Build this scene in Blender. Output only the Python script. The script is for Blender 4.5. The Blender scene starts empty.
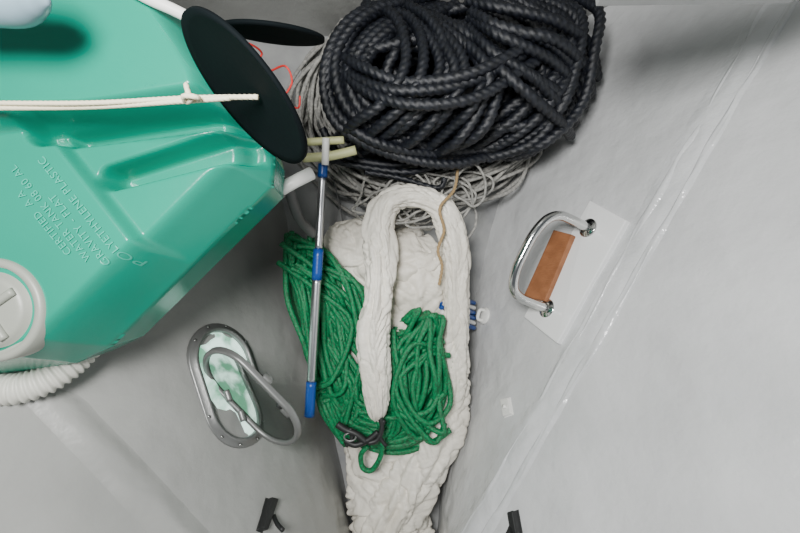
import bpy, math, random
import numpy as np
from mathutils import Vector, noise
from mathutils.bvhtree import BVHTree
random.seed(4)
H=2.22; F=444.44
CAM=Vector((0,0,H))
def P(u,v,z): 
    d=(H-z)/F
    return Vector(((u-400)*d,(266.5-v)*d,z))
def px(z): return (H-z)/F
S=bpy.context.scene
# ---------------- materials
def mat(name,col,rough=.5,metal=0,bs=0,bst=0,col2=None,cs=5,detail=4,stretch=None,spec=.5,bd=.01,coat=0):
    m=bpy.data.materials.new(name); m.use_nodes=True
    nt=m.node_tree; b=nt.nodes['Principled BSDF']
    b.inputs['Base Color'].default_value=(*col,1); b.inputs['Roughness'].default_value=rough
    b.inputs['Metallic'].default_value=metal; b.inputs['Specular IOR Level'].default_value=spec
    b.inputs['Coat Weight'].default_value=coat
    tc=nt.nodes.new('ShaderNodeTexCoord'); src=tc.outputs['Object']
    if stretch:
        mp=nt.nodes.new('ShaderNodeMapping'); mp.inputs['Scale'].default_value=stretch
        nt.links.new(src,mp.inputs['Vector']); src=mp.outputs['Vector']
    if bs:
        n=nt.nodes.new('ShaderNodeTexNoise'); n.inputs['Scale'].default_value=bs; n.inputs['Detail'].default_value=detail
        nt.links.new(src,n.inputs['Vector'])
        bp=nt.nodes.new('ShaderNodeBump'); bp.inputs['Strength'].default_value=bst; bp.inputs['Distance'].default_value=bd
        nt.links.new(n.outputs['Fac'],bp.inputs['Height']); nt.links.new(bp.outputs['Normal'],b.inputs['Normal'])
    if col2:
        n=nt.nodes.new('ShaderNodeTexNoise'); n.inputs['Scale'].default_value=cs; n.inputs['Detail'].default_value=5
        nt.links.new(tc.outputs['Object'],n.inputs['Vector'])
        r=nt.nodes.new('ShaderNodeValToRGB'); r.color_ramp.elements[0].position=.35; r.color_ramp.elements[1].position=.65
        r.color_ramp.elements[0].color=(*col,1); r.color_ramp.elements[1].color=(*col2,1)
        nt.links.new(n.outputs['Fac'],r.inputs['Fac']); nt.links.new(r.outputs['Color'],b.inputs['Base Color'])
    return m
M={}
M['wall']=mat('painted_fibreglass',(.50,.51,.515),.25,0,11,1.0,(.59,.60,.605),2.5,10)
M['wall_shaded']=mat('painted_fibreglass_shaded',(.27,.275,.265),.32,0,8,.7,(.35,.355,.34),2,8)  # same hull paint, darkened to put the left side's shade into the colour
M['floor']=mat('shaded_hull_paint',(.24,.245,.25),.5,0,12,.4,(.34,.345,.34),6)  # darker than the walls: shade of the depth put into the colour
M['tape']=mat('resin_tabbing',(.53,.545,.55),.16,0,18,.8,(.60,.61,.62),8)
M['tank']=mat('green_polyethylene',(.0,.235,.155),.25,0,60,.05,(.0,.28,.185),1.5)
M['tanktext']=mat('embossed_polyethylene',(.04,.42,.30),.35)
M['cap']=mat('grey_plastic_cap',(.30,.315,.275),.4,0,40,.05)
M['black_rope']=mat('black_polyester_rope',(.003,.004,.006),.42,0,500,.6,(.010,.012,.018),60,bd=.002)
M['grey_rope']=mat('grey_line',(.20,.20,.19),.8,0,500,.5,(.38,.37,.34),70,bd=.002)
M['tan']=mat('tan_line',(.34,.23,.11),.8,0,400,.4,bd=.002)
M['green_rope']=mat('green_braid_rope',(.0,.07,.022),.38,0,420,.8,(.0,.25,.085),120,bd=.003)
M['cream']=mat('cream_braid',(.75,.68,.50),.7,0,300,.5,bd=.002)
M['sail']=mat('white_sailcloth',(.74,.70,.61),.46,0,13,.7,(.82,.785,.70),4,6,bd=.026)
M['black']=mat('black_plastic',(.012,.013,.013),.5,0,60,.05)
M['disc']=mat('black_disc_plastic',(.002,.004,.005),.8,0,80,.05,spec=.1)
M['steel']=mat('polished_stainless',(.62,.62,.61),.14,1,60,.02)
M['alu']=mat('brushed_aluminium',(.62,.63,.65),.3,1,90,.05)
M['frame']=mat('anodised_frame',(.22,.225,.22),.38,.6,80,.05)
M['blue']=mat('blue_plastic',(.003,.055,.27),.35,0,80,.05)
M['wood']=mat('teak',(.22,.085,.033),.5,0,40,.3,(.32,.13,.055),16,stretch=(1,6,1))
M['whitepl']=mat('white_plastic',(.78,.78,.75),.35,0,50,.05)
M['plate']=mat('gelcoat_plate',(.76,.77,.77),.25,0,20,.1)
M['hose']=mat('white_corrugated_hose',(.62,.62,.56),.45,0,50,.05)
M['dhose']=mat('grey_hose',(.13,.13,.13),.5,0,50,.05)
M['red']=mat('red_cord',(.5,.02,.015),.6,0,200,.3,bd=.002)
M['yel']=mat('pale_yellow_plastic',(.50,.51,.26),.5,0,40,.1)
M['pane']=mat('smoked_acrylic',(.42,.47,.44),.03)
M['pane'].node_tree.nodes['Principled BSDF'].inputs['Transmission Weight'].default_value=1
M['pane'].node_tree.nodes['Principled BSDF'].inputs['IOR'].default_value=1.12
M['fender']=mat('pale_blue_vinyl',(.24,.34,.40),.25,0,20,.05)
def glowing_pane():
    m=mat('glowing_port_glass',(.7,.8,.76),.2)  # pane emits a mottled green glow in place of daylight from outside
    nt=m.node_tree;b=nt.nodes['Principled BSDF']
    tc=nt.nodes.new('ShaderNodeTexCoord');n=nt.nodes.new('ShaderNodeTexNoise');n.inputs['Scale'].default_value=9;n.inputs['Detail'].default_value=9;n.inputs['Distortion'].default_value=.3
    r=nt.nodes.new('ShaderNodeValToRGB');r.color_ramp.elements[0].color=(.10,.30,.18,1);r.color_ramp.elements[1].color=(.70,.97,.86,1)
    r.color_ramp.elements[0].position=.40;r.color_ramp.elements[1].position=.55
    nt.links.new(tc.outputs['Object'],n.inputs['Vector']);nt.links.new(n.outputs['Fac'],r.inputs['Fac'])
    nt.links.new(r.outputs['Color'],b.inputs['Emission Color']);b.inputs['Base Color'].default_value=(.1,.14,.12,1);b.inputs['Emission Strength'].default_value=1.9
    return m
M['glass']=glowing_pane()
# ---------------- helpers
def mesh(name,verts,faces,m,smooth=True,parent=None):
    me=bpy.data.meshes.new(name); me.from_pydata([tuple(map(float,v)) for v in verts],[],[tuple(map(int,f)) for f in faces]); me.update()
    if smooth: me.polygons.foreach_set('use_smooth',[True]*len(me.polygons))
    me.materials.append(M[m]); o=bpy.data.objects.new(name,me); S.collection.objects.link(o)
    if parent: o.parent=parent
    return o
def empty(name):
    o=bpy.data.objects.new(name,None); o.empty_display_size=.05; S.collection.objects.link(o); return o
def resample(pts,step,closed=False):
    pts=[np.array(p,float) for p in pts]; n=len(pts); out=[]
    segs=n if closed else n-1
    for i in range(segs):
        if closed: p0,p1,p2,p3=pts[i-1],pts[i],pts[(i+1)%n],pts[(i+2)%n]
        else: p0=pts[max(i-1,0)];p1=pts[i];p2=pts[i+1];p3=pts[min(i+2,n-1)]
        k=max(2,int(np.linalg.norm(p2[:3]-p1[:3])/step))
        t=(np.arange(k)/k)[:,None]
        out.append(.5*((2*p1)[None]+(-p0+p2)[None]*t+(2*p0-5*p1+4*p2-p3)[None]*t*t+(-p0+3*p1-3*p2+p3)[None]*t**3))
    if not closed: out.append(pts[-1][None])
    return np.concatenate(out)
def frames(A,closed=False,up=None):
    T=(np.roll(A,-1,0)-np.roll(A,1,0)) if closed else np.gradient(A,axis=0)
    T/=np.linalg.norm(T,axis=1)[:,None]+1e-12
    if up is not None:
        N=np.cross(T,up); N/=np.linalg.norm(N,axis=1)[:,None]+1e-9
        return T,N,np.cross(N,T)
    n=np.cross(T[0],[0.1,.2,1]); n/=np.linalg.norm(n); N=[n]
    for i in range(1,len(A)):
        n=n-T[i]*np.dot(n,T[i]); n/=np.linalg.norm(n); N.append(n)
    N=np.array(N); return T,N,np.cross(T,N)
def tube_data(A,R,seg=10,closed=False,lobes=0,amp=0,pitch=1,flat=1,up=None,ph=0):
    T,N,B=frames(A,closed,up); n=len(A)
    s=np.concatenate([[0],np.cumsum(np.linalg.norm(np.diff(A,axis=0),axis=1))])
    R=np.broadcast_to(R,(n,)); th=np.linspace(0,2*np.pi,seg,endpoint=False)
    V=[]
    r=R[:,None]*np.ones(seg)[None]
    if lobes: r=r*(1-amp+amp*np.abs(np.cos(lobes/2*(th[None]-2*np.pi*s[:,None]/pitch))))
    V=A[:,None,:]+N[:,None,:]*(r*np.cos(th))[...,None]+B[:,None,:]*(r*np.sin(th)*flat)[...,None]
    V=V.reshape(-1,3); Fc=[]
    m=n if closed else n-1
    for i in range(m):
        a=i*seg;b=((i+1)%n)*seg
        for j in range(seg):
            k=(j+1)%seg; Fc.append((a+j,a+k,b+k,b+j))
    if not closed: Fc.append(tuple(range(seg))[::-1]); Fc.append(tuple((n-1)*seg+j for j in range(seg)))
    return V,Fc
class Acc:
    def __init__(s): s.V=[];s.F=[];s.n=0
    def add(s,V,Fc):
        s.V.append(np.array(V)); s.F+= [tuple(i+s.n for i in f) for f in Fc]; s.n+=len(V)
    def make(s,name,m,parent=None,smooth=True): return mesh(name,np.concatenate(s.V),s.F,m,smooth,parent)
def tube(name,pts,R,m,parent=None,step=.01,seg=10,closed=False,**k):
    A=resample(pts,step,closed); V,Fc=tube_data(A,R,seg,closed,**k); return mesh(name,V,Fc,m,True,parent)
def sm(a,b,x):
    t=np.clip((x-a)/(b-a),0,1); return t*t*(3-2*t)
# ---------------- hull shell
def fbm(x,y,z,s): return noise.fractal(Vector((x*s,y*s,z*s)),1,2,4)
YT,YB=1.15,-1.5
def RA(y): return (float(np.interp(y,[-1.5,-1.33,-.75,-.17,.18,.53,1.15],[.165,.185,.265,.37,.455,.56,.73])),y,0)
def RB(y):
    yy=max(y,-1.074); t=(1.15-yy)/2.224
    x=1.34-1.133*t; z=.85-.30*t
    if y<-1.074: x=.207-.1*(-1.074-y)
    return (x,y,z)
def RC(y): return (1.9-.36*(1.15-y),y,1.95)
def LA(y): return (-.215-.223*(y+1.33),y,0)
def LB(y): return (-.55-.5465*(y+.87),y,.92)
def LC(y): return (-2.25+.43*(1.15-y),y,1.95)
def wall(name,fa,fb,fc,m,sharp,sgn):
    ny,ns=150,130; V=[];Fc=[]
    for i in range(ny+1):
        y=YT+(YB-YT)*i/ny
        a,b,c=[np.array(f(y)) for f in (fa,fb,fc)]
        for j in range(ns+1):
            s=j/ns*2
            lin=a+(b-a)*s if s<1 else b+(c-b)*(s-1)
            q=(1-s/2)**2*a+2*(s/2)*(1-s/2)*(2*b-.5*a-.5*c)+(s/2)**2*c
            p=lin*sharp+q*(1-sharp)
            p=p+np.array([sgn*.014*fbm(p[0],p[1],p[2],1.8)+sgn*.003*fbm(p[0],p[1],p[2],9),0,0])
            V.append(p)
    for i in range(ny):
        for j in range(ns):
            k=i*(ns+1)+j; Fc.append((k,k+1,k+ns+2,k+ns+1))
    o=mesh(name,V,Fc,m); return o,BVHTree.FromPolygons([Vector(v) for v in V],Fc),V,ns
wr,BR,VR,ns=wall('wall_right',RA,RB,RC,'wall',.9,1)
wl,BL,VL,_=wall('wall_left',LA,LB,LC,'wall_shaded',.35,-1)
def hit(bv,u,v):
    for k in range(60):
        uu=u+(k if bv is BR else -k)
        d=(P(uu,v,0)-CAM).normalized(); loc,n,i,_=bv.ray_cast(CAM,d)
        if loc is not None: break
    if n.dot(d)>0: n=-n
    return loc,n
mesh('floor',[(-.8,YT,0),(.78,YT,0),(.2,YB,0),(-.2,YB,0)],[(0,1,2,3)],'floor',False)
def bulk(name,row):
    L=[VL[row*(ns+1)+j] for j in range(ns+1)]; R=[VR[row*(ns+1)+j] for j in range(ns+1)]
    Vv=L+R; n=ns+1
    mesh(name,Vv,[(j,j+1,n+j+1,n+j) for j in range(ns)],'wall_shaded',False)
bulk('wall_back',0); bulk('wall_front',150)
def strip(name,off0,off1,h,m,sd=0,line=None,bv=None,soft=.4,wob=3.5):
    V=[];Fc=[];n=260;k=18; bv=bv or BR
    (u0,v0,u1,v1)=line or (802.8,-40,457.4,560)
    for i in range(n+1):
        f0=i/n; v=v0+(v1-v0)*f0; uc=u0+(u1-u0)*f0; tp=float(sm(0,.12,f0)) if line else 1
        for j in range(k+1):
            f=j/k; w=off0+(off1-off0)*f+wob*noise.noise(Vector((v*.02+sd,f*2,off0)))
            loc,nn=hit(bv,uc+w,v)
            e=tp*h*sm(0,soft,f)*sm(0,soft,1-f)*(1+.7*(wob/3.5)*noise.noise(Vector((v*.03,f*3,1.+sd))))
            V.append(loc+nn*float(e-.0015))
    for i in range(n):
        for j in range(k):
            a=i*(k+1)+j; Fc.append((a,a+1,a+k+2,a+k+1))
    mesh(name,V,Fc,m)
strip('trim_1',-26,20,.009,'tape'); strip('trim_2',-14,-2,.011,'tape',3); strip('trim_3',8,20,.009,'tape',6)
strip('trim_4',-38,38,.018,'wall_shaded',2,(40,385,205,560),BL,.5,1.2)
V=[P(596,6,1.25),P(790,3,1.25),P(830,-60,1.25),P(590,-60,1.25),P(596,6,1.25)+Vector((0,.02,.25)),P(790,3,1.25)+Vector((0,.02,.25)),P(830,-60,1.25)+Vector((0,0,.25)),P(590,-60,1.25)+Vector((0,0,.25))]
mesh('deck_beam',V,[(0,1,2,3),(4,5,6,7),(0,1,5,4),(1,2,6,5),(2,3,7,6),(3,0,4,7)],'floor',False)
# ---------------- water tank
tankE=empty('water_tank')
ZB=1.10
poly=[P(u,v,ZB).xy for u,v in [(-45,-70),(95,-70),(150,0),(222,40),(258,100),(276,158),(274,188),(114,346),(80,362),(-15,376),(-45,330)]]
poly=[np.array(p) for p in poly]
def sdf(X,Y):
    d=np.full(X.shape,1e9); ins=np.zeros(X.shape,bool); n=len(poly)
    for i in range(n):
        a=poly[i];b=poly[(i+1)%n]; e=b-a
        t=np.clip(((X-a[0])*e[0]+(Y-a[1])*e[1])/(e@e),0,1)
        d=np.minimum(d,np.hypot(X-a[0]-t*e[0],Y-a[1]-t*e[1]))
        c=((a[1]>Y)!=(b[1]>Y))&(X<(b[0]-a[0])*(Y-a[1])/(b[1]-a[1]+1e-12)+a[0]); ins^=c
    return np.where(ins,d,-d)
def seg(X,Y,u0,v0,u1,v1,z=1.28):
    a=np.array(P(u0,v0,z).xy);b=np.array(P(u1,v1,z).xy);e=b-a
    t=np.clip(((X-a[0])*e[0]+(Y-a[1])*e[1])/(e@e),0,1)
    return np.hypot(X-a[0]-t*e[0],Y-a[1]-t*e[1]),t
def tankz(X,Y):
    d=sdf(X,Y)
    h=.20*np.clip(sm(-.01,.075,d),0,1)**.8
    edge=sm(0,.05,d)
    q,t=seg(X,Y,48,132,262,112); h=h-.07*(1-sm(.004,.022,q-.016*(1-t)))*edge
    q,t=seg(X,Y,108,176,290,124); h=h-.08*(1-sm(.010,.032,q-.012*t))*edge
    a=P(0,138,1.28);b=P(240,100,1.28); ln=(Y-a.y)-(X-a.x)*(b.y-a.y)/(b.x-a.x)
    h=h+.045*sm(-.005,.024,ln)*edge
    a=P(50,132,1.28);b=P(176,292,1.28); e=(b-a); nl=((X-a.x)*e.y-(Y-a.y)*e.x)/e.xy.length
    h=h-.035*sm(-.003,.014,-nl)*sm(0,.02,-ln+.005)*edge
    return ZB+h
xs=np.arange(-1.14,-.26,.004); ys=np.arange(-.32,.86,.004)
X,Y=np.meshgrid(xs,ys); D=sdf(X,Y); Z=tankz(X,Y)
gy,gx=np.gradient(D,.004); near=(D<0)&(D>-.006)
Xs=np.where(near,X-gx*D,X); Ys=np.where(near,Y-gy*D,Y); Zs=np.where(near,ZB,Z); keep=(D>-.006)
idx=-np.ones(X.shape,int); idx[keep]=np.arange(keep.sum())
Vt=[tuple(v) for v in np.stack([Xs[keep],Ys[keep],Zs[keep]],1)]; Ft=[]
for i in range(X.shape[0]-1):
    for j in range(X.shape[1]-1):
        q=(idx[i,j],idx[i,j+1],idx[i+1,j+1],idx[i+1,j])
        if min(q)>=0: Ft.append(q)
mesh('body',Vt,Ft,'tank',True,tankE)
n=len(poly); Vb=[(p[0],p[1],ZB+.004) for p in poly]+[(p[0]*.98-.02,p[1]*.98,ZB-.14) for p in poly]
mesh('underside',Vb,[(i,(i+1)%n,n+(i+1)%n,n+i) for i in range(n)]+[tuple(range(n,2*n))],'tank',False,tankE)
ang=math.radians(129)
for k,(txt,sz,uv) in enumerate([('POLYETHYLENE PLASTIC',.033,(130,262)),('GRAVITY - FLAT',.033,(111,262)),('WATER TANK 08 60 AL',.031,(92,258)),('CERTIFIED  A A',.031,(73,252))]):
    cu=bpy.data.curves.new('lettering_%d'%k,'FONT'); cu.body=txt; cu.size=sz*.70; cu.extrude=.0012; cu.offset=-.0001; cu.space_character=1.12
    o=bpy.data.objects.new('t',cu); S.collection.objects.link(o)
    dg=bpy.context.evaluated_depsgraph_get(); me=bpy.data.meshes.new_from_object(o.evaluated_get(dg)); bpy.data.objects.remove(o)
    p=P(uv[0],uv[1],1.3); c,s=math.cos(ang),math.sin(ang)
    co=np.array([v.co[:] for v in me.vertices]); xx=p.x+co[:,0]*c-co[:,1]*s; yy=p.y+co[:,0]*s+co[:,1]*c
    zz=tankz(xx,yy)+.002+co[:,2]
    for v,a,b,d in zip(me.vertices,xx,yy,zz): v.co=(a,b,d)
    me.materials.append(M['tanktext']); oo=bpy.data.objects.new('lettering_%d'%k,me); S.collection.objects.link(oo); oo.parent=tankE
cc=P(-6,310,1.30)
rings=[(.108,-.05),(.108,.004),(.102,.010),(.092,.010),(.088,-.003),(.080,-.003),(.077,.016),(.060,.018),(.030,.018),(.0001,.018)]
sg=64; V=[];Fc=[]
for r,z in rings:
    for j in range(sg):
        a=2*math.pi*j/sg; V.append((cc.x+r*math.cos(a),cc.y+r*math.sin(a),cc.z+z))
for i in range(len(rings)-1):
    for j in range(sg): k=(j+1)%sg; Fc.append((i*sg+j,i*sg+k,(i+1)*sg+k,(i+1)*sg+j))
mesh('inspection_cap',V,Fc,'cap',True,tankE)
for a in (math.radians(35),math.radians(125)):
    dv=Vector((math.cos(a),math.sin(a),0)); tube('cap_rib',[cc+dv*.07+Vector((0,0,.02)),cc-dv*.07+Vector((0,0,.02))],.009,'cap',tankE,.01,8)
V=[(-1.25,.78,.95),(-.50,.6,.95),(-.42,.28,.95),(-.75,-.12,.95),(-.9,-.12,.95)]
V+= [(a,b,.92) for a,b,_ in V]
mesh('shelf',V,[(0,1,2,3,4),(9,8,7,6,5)]+[(i,(i+1)%5,5+(i+1)%5,5+i) for i in range(5)],'wall_shaded',False)
A=resample([P(-22,392,1.14),P(0,390,1.13),P(22,388,1.12),P(45,380,1.10),P(66,367,1.07),P(84,350,1.03),P(98,330,.99)],.002)
s=np.arange(len(A))*.002; V,Fc=tube_data(A,.036*(1+.10*np.sin(s*2*np.pi/.015)),18)
mesh('corrugated_hose',V,Fc,'hose')
A=resample([P(-70,-6,1.5),P(-30,-6,1.5),P(10,-4,1.5),P(36,0,1.5),P(46,2,1.5),P(50,3,1.5)],.004); n=len(A)
t=np.linspace(0,1,n); R=.048*np.sqrt(np.clip(1-sm(.55,1,t)**2*.995,0,1)); V,Fc=tube_data(A,R,28)
mesh('fender',V,Fc,'fender')
# ---------------- discs
def disc(name,c,l,e2,r,cup):
    V=[];Fc=[];sg=72; nrm=l.cross(e2).normalized()
    if nrm.z<0: nrm=-nrm
    prof=[(.0001,-cup),(.3,-cup*.9),(.6,-cup*.6),(.9,-cup*.1),(1,.004),(1.0,-.004),(.9,-cup*.1-.005),(.6,-cup*.6-.005),(.3,-cup*.9-.005),(.0001,-cup-.005)]
    for q,z in prof:
        for j in range(sg):
            a=2*math.pi*j/sg; V.append(c+l*(r*q*math.cos(a))+e2*(r*q*math.sin(a))+nrm*z)
    for i in range(len(prof)-1):
        for j in range(sg): k=(j+1)%sg; Fc.append((i*sg+j,i*sg+k,(i+1)*sg+k,(i+1)*sg+j))
    return mesh(name,V,Fc,'disc')
c=P(246,94,1.42); l=Vector((122,-116,0)).normalized(); s2=Vector((l.y,-l.x,0))
if s2.x>0: s2=-s2
rad=83*px(1.42); sa=.33
disc('signal_disc',c,l,(s2*sa+Vector((0,0,-math.sqrt(1-sa*sa)))).normalized(),rad,.006)
c=P(274,34,1.15); l=Vector((100,-8,0)).normalized(); s2=Vector((l.y,-l.x,0)); 
disc('signal_disc',c,l,(s2*.28+Vector((0,0,.96))).normalized(),50*px(1.15),.004)
E=empty('cream_cord')
def twist(pts,r,m,name,parent=None,lobes=3,amp=.25,pm=6,closed=False,seg=12):
    A=resample(pts,r*.7,closed); V,Fc=tube_data(A,r,seg,closed,lobes=lobes,amp=amp,pitch=r*pm); return mesh(name,V,Fc,m,True,parent)
twist([P(-20,103,1.39),P(90,103,1.40),P(188,98,1.42),P(258,97,1.45)],.0050,'cream','strand_1',E)
twist([P(-20,108,1.385),P(90,107,1.39),P(185,101,1.42),P(230,98,1.44)],.0050,'cream','strand_2',E)
twist([P(186,84,1.44),P(188,92,1.445),P(191,99,1.44),P(186,102,1.43),P(184,96,1.45),P(196,97,1.45),P(200,100,1.43)],.005,'cream','knot',E)
tube('red_cord',[P(228,40,1.3),P(250,44,1.25),P(262,54,1.2),P(252,64,1.2),P(266,72,1.2),P(285,66,1.15),P(292,82,1.15),P(284,100,1.15),P(298,108,1.1),P(300,96,1.1)],.0024,'red',None,.006,8)
tube('white_pipe',[P(112,-22,1.36),P(145,-3,1.36),P(178,12,1.35),P(214,32,1.33),P(244,60,1.25),P(280,95,1.1),P(300,130,.95)],.0115,'whitepl',None,.01,14)
E=empty('drain_pipe'); tube('pipe',[P(255,206,.95),P(280,190,.95),P(294,182,.95),P(312,173,.93)],.019,'whitepl',E,.01,14)
tube('pipe_collar',[P(274,193,.95),P(281,189,.95)],.024,'dhose',E,.01,14)
tube('grey_hose',[P(285,178,.60),P(292,200,.56),P(300,220,.48),P(314,234,.40)],.020,'dhose',None,.01,12)
# ---------------- black rope pile
rp=random.Random(7); A=Acc(); r=5.5*px(.5)
def addloop(acc,pts,r,closed=True,lobes=3,amp=.36,pm=8,seg=12,stp=.5):
    B=resample(pts,r*stp,closed); V,Fc=tube_data(B,r,seg,closed,lobes=lobes,amp=amp,pitch=r*pm); acc.add(V,Fc)
def br(pts,closed): addloop(A,pts,r,closed,3,.30,4.0,12,.28)
NB=36
for k in range(NB):
    f=k/(NB-1)
    a=rp.uniform(105,138)*(1-.38*f); b=rp.uniform(60,78)*(1-.42*f)
    cx=455+rp.uniform(-26,26)*(.25+f); cy=84+rp.uniform(-10,10)*(.3+f)-6*f; rot=rp.uniform(-.35,.25)*(.5+f); z0=.10+.46*f
    pts=[];ph=rp.uniform(0,6)
    for j in range(14):
        t=2*math.pi*j/14; jj=1+rp.uniform(-.07,.07)
        x=a*math.cos(t)*jj; y=b*math.sin(t)*jj
        x*=1+.10*abs(math.sin(2*t)); y*=1+.10*abs(math.sin(2*t))
        pts.append(P(max(318,min(cx+x*math.cos(rot)-y*math.sin(rot),590)),max(-6,min(160,cy+x*math.sin(rot)+y*math.cos(rot))),z0+.035*math.sin(2*t+ph)+rp.uniform(-.014,.014)))
    br(pts,True)
def bundle(ctrl,n,dx,dy,jit,zz=.0):
    for k in range(n):
        w=(k/(n-1)-.5); jx=rp.uniform(-jit,jit); jy=rp.uniform(-jit,jit)
        br([P(u+dx[i]*w+jx+rp.uniform(-3,3),v+dy[i]*w+jy+rp.uniform(-3,3),z+zz*k/n+rp.uniform(-.025,.025)) for i,(u,v,z) in enumerate(ctrl)],False)
bundle([(440,4,.42),(378,22,.55),(346,60,.60),(350,100,.60),(388,130,.56),(450,148,.46),(510,140,.40)],9,[30,40,44,44,40,10,10],[10,20,10,-25,-40,-30,-20],5)
bundle([(395,8,.45),(430,24,.60),(455,60,.68),(445,100,.68),(415,132,.60),(385,150,.42)],9,[50,60,90,110,120,110],[0,10,0,0,10,10],7)
bundle([(520,0,.45),(560,22,.55),(570,60,.58),(550,100,.58),(512,134,.52),(470,156,.40)],9,[90,60,44,50,60,60],[0,-20,-20,10,20,10],6)
bundle([(470,22,.62),(500,40,.69),(545,60,.68),(574,86,.58),(582,110,.42)],7,[10,0,-20,-20,-20],[30,50,70,70,50],6)
bundle([(340,62,.55),(366,84,.66),(410,96,.72),(470,88,.73),(525,60,.68),(570,26,.55)],3,[0,0,10,10,0,10],[20,28,32,32,28,24],7)
A.make('black_rope_coil','black_rope')
A=Acc(); addloop(A,[P(322,128,.45),P(335,150,.42),P(355,160,.4),P(395,165,.38),P(430,160,.36),P(470,158,.36),P(500,150,.36)],4.2*px(.4),False,3,.3,4.4)
addloop(A,[P(330,160,.42),P(370,168,.40),P(410,172,.40),P(440,164,.36)],3.5*px(.4),False)
addloop(A,[P(365,172,.4),P(400,178,.4),P(437,188,.38),P(445,178,.38)],3*px(.4),False); A.make('black_rope','black_rope')
# ---------------- grey ropes
A=Acc(); rg=random.Random(3)
for k in range(40):
    f=k/39; a=rg.uniform(104,140)*(1-.1*f); b=rg.uniform(70,106); cx=rg.uniform(416,434); cy=rg.uniform(98,110); rot=rg.uniform(-.4,.05); pts=[]
    z0=.03+.24*f
    for j in range(12):
        t=2*math.pi*j/12; jj=1+rg.uniform(-.10,.10); x=a*math.cos(t)*jj; y=b*math.sin(t)*jj
        pts.append(P(cx+x*math.cos(rot)-y*math.sin(rot),cy+x*math.sin(rot)+y*math.cos(rot),z0+rg.uniform(-.02,.02)))
    addloop(A,pts,2.0*px(.1),True,3,.25,7,8,.8)
A.make('grey_rope_coil','grey_rope')
A=Acc()
for k in range(16):
    cx=rg.uniform(382,474); cy=rg.uniform(186,216); a=rg.uniform(14,38); b=rg.uniform(10,26); pts=[]; z0=rg.uniform(.25,.42)
    for j in range(9):
        t=2*math.pi*j/9; jj=1+rg.uniform(-.22,.22); pts.append(P(cx+a*jj*math.cos(t),cy+b*jj*math.sin(t),z0+rg.uniform(-.02,.02)))
    addloop(A,pts,1.3*px(.3),True,3,.2,7,8,.9)
A.make('grey_line','grey_rope')
A=Acc(); addloop(A,[P(458,168,.4),P(454,190,.44),P(440,208,.49),P(444,230,.46),P(438,250,.44),P(442,266,.42),P(439,285,.40)],1.6*px(.4),False)
A.make('tan_line','tan')
tube('thin_cord',[P(318,120,.5),P(326,150,.3),P(335,185,.2),P(343,222,.15)],.004,'dhose',None,.02,6)
tube('thin_cord',[P(307,110,.5),P(315,140,.3),P(330,175,.2)],.004,'grey_rope',None,.02,6)
# ---------------- sail bag
sail=empty('sail_bag')
def puffy(name,ctrl,seed,wr=.10,flat=.8,step=.005,seg=96,ff=1.0):
    pts=[tuple(P(u,v,z))+(w*px(z),) for u,v,z,w in ctrl]
    B=resample(pts,step); A=B[:,:3]; R=B[:,3]; T,N,U=frames(A,False,np.array([0,0,1.]))
    V=[];Fc=[];n=len(A); s=np.concatenate([[0],np.cumsum(np.linalg.norm(np.diff(A,axis=0),axis=1))])
    for i in range(n):
        rs=float(R[i]); sc=min(1.0,.09/max(rs,.02))
        for j in range(seg):
            th=2*math.pi*j/seg; c,sn=math.cos(th),math.sin(th)
            q=Vector((s[i]*3.5+seed, c*.8,sn*.8+seed)); wv=noise.noise(q)
            pl=noise.noise(Vector((s[i]*2.6,c*2.8+seed+wv,sn*2.4)))
            g=s[i]*9+c*1.6+wv*2
            n1=noise.noise(Vector((g+seed*3,c*.8,sn*.8)))
            fold=max(0,1-abs(n1)*4.5)
            n2=noise.noise(Vector((s[i]*18-c*2.6,c*1.3+wv,sn*1.2+seed)))
            fine=max(0,1-abs(n2)*5)*max(0,noise.noise(Vector((s[i]*5,c,seed)))+.5)
            n3=noise.noise(Vector((s[i]*22+c*3.4,c*1.8,sn*1.6+seed*2)))
            f3=max(0,1-abs(n3)*5)*max(0,noise.noise(Vector((s[i]*6+9,c*1.5,seed)))+.4)
            k=1+wr*(.8*wv+.9*pl-.55*fold**1.4-sc*.75*ff*(fine**1.3+.8*f3**1.3)+.25)
            V.append(A[i]+N[i]*R[i]*k*c+U[i]*R[i]*flat*k*sn)
    for i in range(n-1):
        for j in range(seg): k=(j+1)%seg; Fc.append((i*seg+j,i*seg+k,(i+1)*seg+k,(i+1)*seg+j))
    Fc.append(tuple(range(seg))); Fc.append(tuple((n-1)*seg+j for j in range(seg)))
    return mesh(name,V,Fc,'sail',True,sail)
puffy('body',[(372,216,.12,6),(374,226,.14,38),(378,250,.16,54),(380,300,.17,62),(385,360,.17,60),(392,410,.15,48),(396,450,.13,40)],1.3,.2,.55)
puffy('lower_folds',[(382,420,.13,32),(386,450,.14,36),(390,490,.14,38),(394,530,.14,38),(398,575,.14,34)],5.1,.3,.6)
puffy('upper_fold',[(330,234,.22,12),(350,246,.26,24),(385,262,.28,26),(420,262,.28,26),(438,250,.25,16)],8.1,.32,.7)
puffy('pillow',[(410,236,.26,10),(414,262,.28,28),(417,290,.27,32),(418,322,.24,22)],3.9,.28,.6)
puffy('rolled_tube',[(377,418,.42,5),(376,405,.45,10),(375,370,.47,14),(375,330,.48,16),(378,290,.48,14.5),(379,250,.47,15.5),(380,225,.46,13.5),(387,206,.45,12.5),(405,197,.44,11),(430,201,.42,11),(446,214,.40,12.5),(455,250,.37,12),(456,300,.33,11.5),(455,345,.28,14),(450,390,.24,18),(438,430,.22,23),(417,475,.20,26),(394,515,.19,27),(380,560,.18,26)],2.2,.28,.9)
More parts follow.
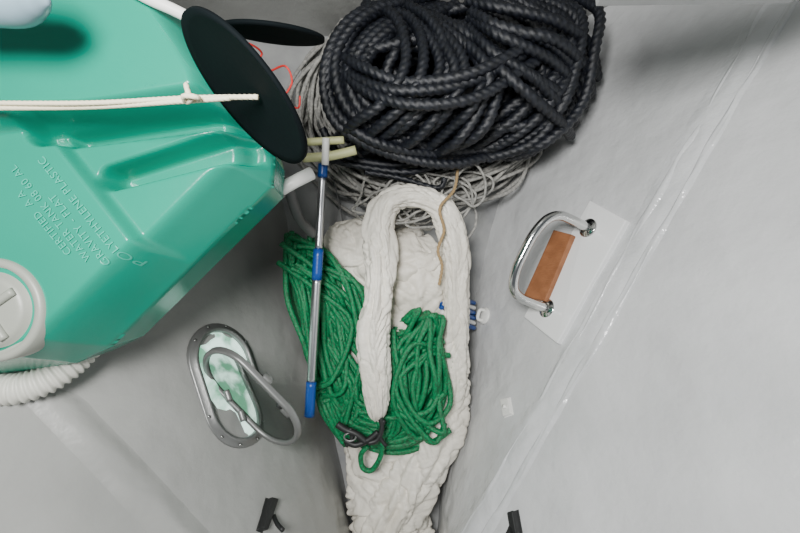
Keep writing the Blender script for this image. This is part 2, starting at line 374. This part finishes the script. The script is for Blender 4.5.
# ---------------- green rope
A=Acc(); gr=random.Random(11); rr=2.9
base=[(298,240),(292,268),(305,320),(322,375),(345,425),(385,446),(428,440),(443,395),(444,345),(430,318),(402,322),(378,345),(345,305),(322,262)]
cen=(372,380)
def ga(pts,closed): addloop(A,pts,rr*px(.3),closed,4,.14,4.0,10,.6)
for k in range(56):
    f=k/55; sc=1-.62*f**1.2; pts=[]
    ox,oy=gr.uniform(-7,7),gr.uniform(-6,6)
    for i,(u,v) in enumerate(base):
        if i in (0,1,2,12,13): c0=(318+8*f,318)
        else: c0=cen
        s_=min(sc+gr.uniform(-.10,.10),1.02)
        uu=c0[0]+(u-c0[0])*s_+ox; vv=c0[1]+(v-c0[1])*s_+oy
        hgt=.22 if uu<325 else .28
        pts.append(P(uu,vv,hgt+.085*f+gr.uniform(-.02,.02)))
    ga(pts,True)
def gb(ctrl,n,dx,dy,j):
    for k in range(n):
        w=k/(n-1)-.5
        ga([P(u+dx[i]*w+gr.uniform(-j,j),v+dy[i]*w+gr.uniform(-j,j),z+gr.uniform(-.02,.03)) for i,(u,v,z) in enumerate(ctrl)],False)
gb([(307,240,.27),(303,266,.34),(312,300,.35),(322,345,.34),(332,385,.33),(345,418,.32),(362,440,.29)],13,[36,36,42,40,40,36,40],[14,0,0,0,0,0,-4],5)
gb([(418,322,.36),(430,318,.39),(420,345,.39),(418,380,.38),(412,415,.36),(396,438,.33),(372,442,.30)],13,[26,24,44,50,48,36,16],[0,6,0,0,0,-2,0],5)
gb([(290,262,.36),(330,290,.36),(350,330,.36),(346,380,.36),(322,400,.34)],6,[14,18,20,20,10],[24,16,10,20,20],9)
gb([(440,340,.38),(410,352,.41),(396,392,.40),(420,430,.38),(440,410,.36)],6,[8,20,18,20,6],[20,16,10,10,24],9)
gb([(300,250,.33),(330,262,.36),(356,290,.37),(364,330,.37),(360,380,.36),(350,420,.34)],6,[10,20,16,10,10,16],[30,30,20,0,0,0],6)
gb([(392,330,.38),(396,360,.40),(404,400,.40),(426,420,.39),(442,396,.37),(440,356,.36)],4,[10,10,20,20,8,8],[10,10,10,30,20,10],7)
addloop(A,[P(378,418,.40),P(382,435,.40),P(381,455,.38),P(372,470,.36),P(363,468,.36),P(361,455,.36),P(368,446,.37)],rr*px(.4),False,4,.1,5,8,.9)
A.make('green_rope_coil','green_rope')
E=empty('snap_shackle')
for k,(pts,rad) in enumerate([([(372,405),(379,415),(382,428),(377,440),(368,443)],.010),([(337,424),(346,430),(356,434),(366,442)],.014),([(345,440),(355,445),(368,440),(378,432)],.012),([(350,428),(352,438),(346,446)],.009),([(384,420),(380,436),(386,446)],.008)]):
    tube('strap_%d'%k,[P(u,v,.45) for u,v in pts],rad,'black',E,.008,10)
A=resample([P(350+6*math.cos(t),437+4*math.sin(t),.46) for t in np.linspace(0,2*math.pi,9)[:-1]],.006,True); V,Fc=tube_data(A,.0035,8,True); mesh('shackle_ring',V,Fc,'frame',True,E)
# ---------------- telescopic pole
E=empty('telescopic_pole')
def pp(t): 
    a=P(323,164,.52);b=P(309.5,416,.46); return a+(b-a)*t
for nme,a,b,rd,m in [('top_grip',0,.05,.0185,'blue'),('upper_tube',.05,.33,.014,'alu'),('middle_clamp',.33,.45,.0195,'blue'),('lower_tube',.45,.86,.0175,'alu'),('handle_grip',.86,1.0,.020,'blue')]:
    tube(nme,[pp(a),pp((a+b)/2),pp(b)],rd,m,E,.02,18)
E2=empty('boat_brush'); 
tube('head',[P(303,158,.55),P(330,156,.55),P(356,150,.55)],.018,'yel',E2,.02,8); tube('bracket',[P(308,142,.56),P(344,140,.56)],.015,'yel',E2,.02,8); tube('neck',[P(326,138,.58),P(325,165,.56)],.014,'whitepl',E2,.02,8)
# ---------------- porthole
E=empty('porthole')
p0,n0=hit(BL,229,384); a0,_=hit(BL,213,330); b0,_=hit(BL,248,436)
e1=(b0-a0).normalized(); e1=(e1-n0*e1.dot(n0)).normalized(); e2=n0.cross(e1).normalized()
hl=(b0-a0).length/2
w0,_=hit(BL,204,392); w1,_=hit(BL,252,376); hw=abs((w1-w0).dot(e2))/2
def stad(c,e1,e2,hl,hw,n=16):
    pts=[]; 
    for sgn in (1,-1):
        for i in range(n+1):
            a=-math.pi/2+math.pi*i/n
            pts.append(c+e1*sgn*((hl-hw)+hw*math.cos(a))+e2*sgn*hw*math.sin(a))
    return pts
def ring(name,c,e1,e2,nn,prof,m,parent):
    L=[stad(c+nn*h,e1,e2,HL-i,HW-i) for i,h in prof]; n=len(L[0]); V=[p for l in L for p in l]; Fc=[]
    for k in range(len(L)-1):
        for j in range(n): q=(j+1)%n; Fc.append((k*n+j,k*n+q,(k+1)*n+q,(k+1)*n+j))
    return mesh(name,V,Fc,m,True,parent)
HL,HW=hl+.03,hw+.03
ring('frame',p0,e1,e2,n0,[(0,-.02),(0,.012),(.003,.016),(.018,.016),(.020,.026),(.032,.026),(.035,.016),(.036,-.01)],'frame',E)
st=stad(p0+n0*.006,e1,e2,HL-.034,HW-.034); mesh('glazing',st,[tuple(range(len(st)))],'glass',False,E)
for k in range(10):
    q=stad(p0+n0*.018,e1,e2,HL-.010,HW-.010)[int(k*3.3)]
    tube('screw_%d'%k,[q,q+n0*.003],.005,'steel',E,.01,8)
zc=p0.z+.10
la=P(207,352,zc+.02); lb=P(295,442,zc+.0); lc=(la+lb)/2; f1=(lb-la).normalized()
sd=Vector((f1.y,-f1.x,0)); sd=sd if sd.x>0 else -sd
f2=(sd*.80+Vector((0,0,.60))).normalized(); f2=(f2-f1*f2.dot(f1)).normalized(); fn=f1.cross(f2).normalized()
fn=fn if fn.z>0 else -fn
HL,HW=(lb-la).length/2+.0,.125
ring('lid_rim',lc,f1,f2,fn,[(0,-.008),(0,.008),(.004,.012),(.014,.012),(.018,.008),(.018,-.008),(.008,-.012),(0,-.008)],'frame',E)
st=stad(lc,f1,f2,HL-.016,HW-.016); mesh('lid_pane',st,[tuple(range(len(st)))],'pane',False,E)
for k,(u,v) in enumerate([(266,380),(288,410)]):
    q=P(u,v,zc+.05); tube('latch_%d'%k,[q-f1*.018,q+f1*.018],.020,'frame',E,.01,10); tube('latch_knob_%d'%k,[q,q+Vector((-.03,.025,.02))],.009,'black',E,.01,10)
for k,(u,v) in enumerate([(222,398),(236,418)]):
    q,_=hit(BL,u,v); tube('hinge_%d'%k,[q+n0*.03-e1*.02,q+n0*.03+e1*.02],.012,'frame',E,.01,10)
# ---------------- grab handle
E=empty('grab_handle')
def prism(name,uvs,bv,t0,t1,m,parent):
    hs=[hit(bv,u,v) for u,v in uvs]; nn=sum((h[1] for h in hs),Vector()).normalized(); n=len(hs)
    V=[h[0]+nn*t0 for h in hs]+[h[0]+nn*t1 for h in hs]
    o=mesh(name,V,[tuple(range(n)),tuple(range(n,2*n))]+[(i,(i+1)%n,n+(i+1)%n,n+i) for i in range(n)],m,False,parent)
    b=o.modifiers.new('b','BEVEL'); b.width=.004; b.segments=2
    return nn
nn=prism('backing_plate',[(593,202),(630,222),(561,345),(527,318)],BR,-.01,.020,'plate',E)
prism('wood_block',[(560,233),(579,238),(552,304),(530,299)],BR,.010,.040,'wood',E)
q1,_=hit(BR,592,230); q2,_=hit(BR,551,310)
q1+=nn*.020;q2+=nn*.020
for k,q in enumerate((q1,q2)):
    A=np.array([q,q+nn*.006,q+nn*.007,q+nn*.010,q+nn*.014]); V,Fc=tube_data(A,np.array([.037,.037,.034,.030,.02]),24); mesh('flange_%d'%k,V,Fc,'steel',True,E)
dd=(q2-q1); L=.20
pts=[q1,q1+nn*L*.4,q1+nn*L*.75+dd*.02,q1+nn*L*.97+dd*.12,q1+nn*L*1.08+dd*.30,q1+nn*L*1.1+dd*.5,q1+nn*L*1.08+dd*.74,q1+nn*L*.95+dd*.92,q2+nn*L*.72+dd*-.01,q2+nn*L*.4,q2]
tube('rail',pts,.0175,'steel',E,.006,18)
# small fittings
E=empty('pad_eye'); c,n1=hit(BR,485,316); A=np.array([c,c+n1*.008,c+n1*.012]); V,Fc=tube_data(A,np.array([.042,.040,.03]),20); mesh('base',V,Fc,'whitepl',True,E)
s1=(hit(BR,480,335)[0]-c).normalized(); tube('loop',[c-s1*.025+n1*.01,c-s1*.02+n1*.035,c+s1*.02+n1*.035,c+s1*.025+n1*.01],.008,'whitepl',E,.006,10)
E=empty('cable_clip'); prism('base',[(502,400),(510,398),(513,414),(505,417)],BR,0,.012,'whitepl',E); c,n1=hit(BR,508,408); tube('nib',[c+n1*.01,c+n1*.025],.008,'whitepl',E,.01,8)
for (pl,bv) in ((((266,499),(273,501),(262,532),(257,530)),BL),(((512,513),(518,511),(522,533),(516,536)),BR)):
    E=empty('step_bracket'); prism('arm',pl,bv,0,.03,'black',E)
    c,n1=hit(bv,(pl[0][0]+pl[1][0])/2,(pl[0][1]*.4+pl[3][1]*.6)); e=c+n1*.02
    sgn=1 if bv is BL else -1
    tube('foot',[e,e+Vector((sgn*.02,-.01,.03)),e+Vector((sgn*.045,-.02,.05))],.008,'black',E,.01,8)
E=empty('blue_white_line')
for k in range(6):
    tube('strand_%d'%k,[P(438+k,292+k*5,.32),P(450,298+k*5,.22),P(464,300+k*5,.20),P(474,303+k*5,.12)],.011,'whitepl' if k%3==1 else 'blue',E,.01,8)
# ---------------- light
w=bpy.data.worlds.new('World'); S.world=w; w.use_nodes=True
bg=w.node_tree.nodes['Background']; bg.inputs[0].default_value=(.84,.93,1,1); bg.inputs[1].default_value=.16
def area(name,loc,size,e,target,col=(1,1,1)):
    l=bpy.data.lights.new(name,'AREA'); l.size=size; l.energy=e; l.color=col; o=bpy.data.objects.new(name,l); S.collection.objects.link(o); o.location=loc
    o.rotation_euler=(Vector(target)-Vector(loc)).to_track_quat('-Z','Y').to_euler()
area('hatch_daylight',(-.34,.34,2.80),.5,84,(.3,.1,0),(1,.99,.97))
cam=bpy.data.cameras.new('camera'); co=bpy.data.objects.new('camera',cam); S.collection.objects.link(co); co.location=CAM; cam.lens=20; cam.sensor_width=36; cam.clip_start=.02
S.camera=co
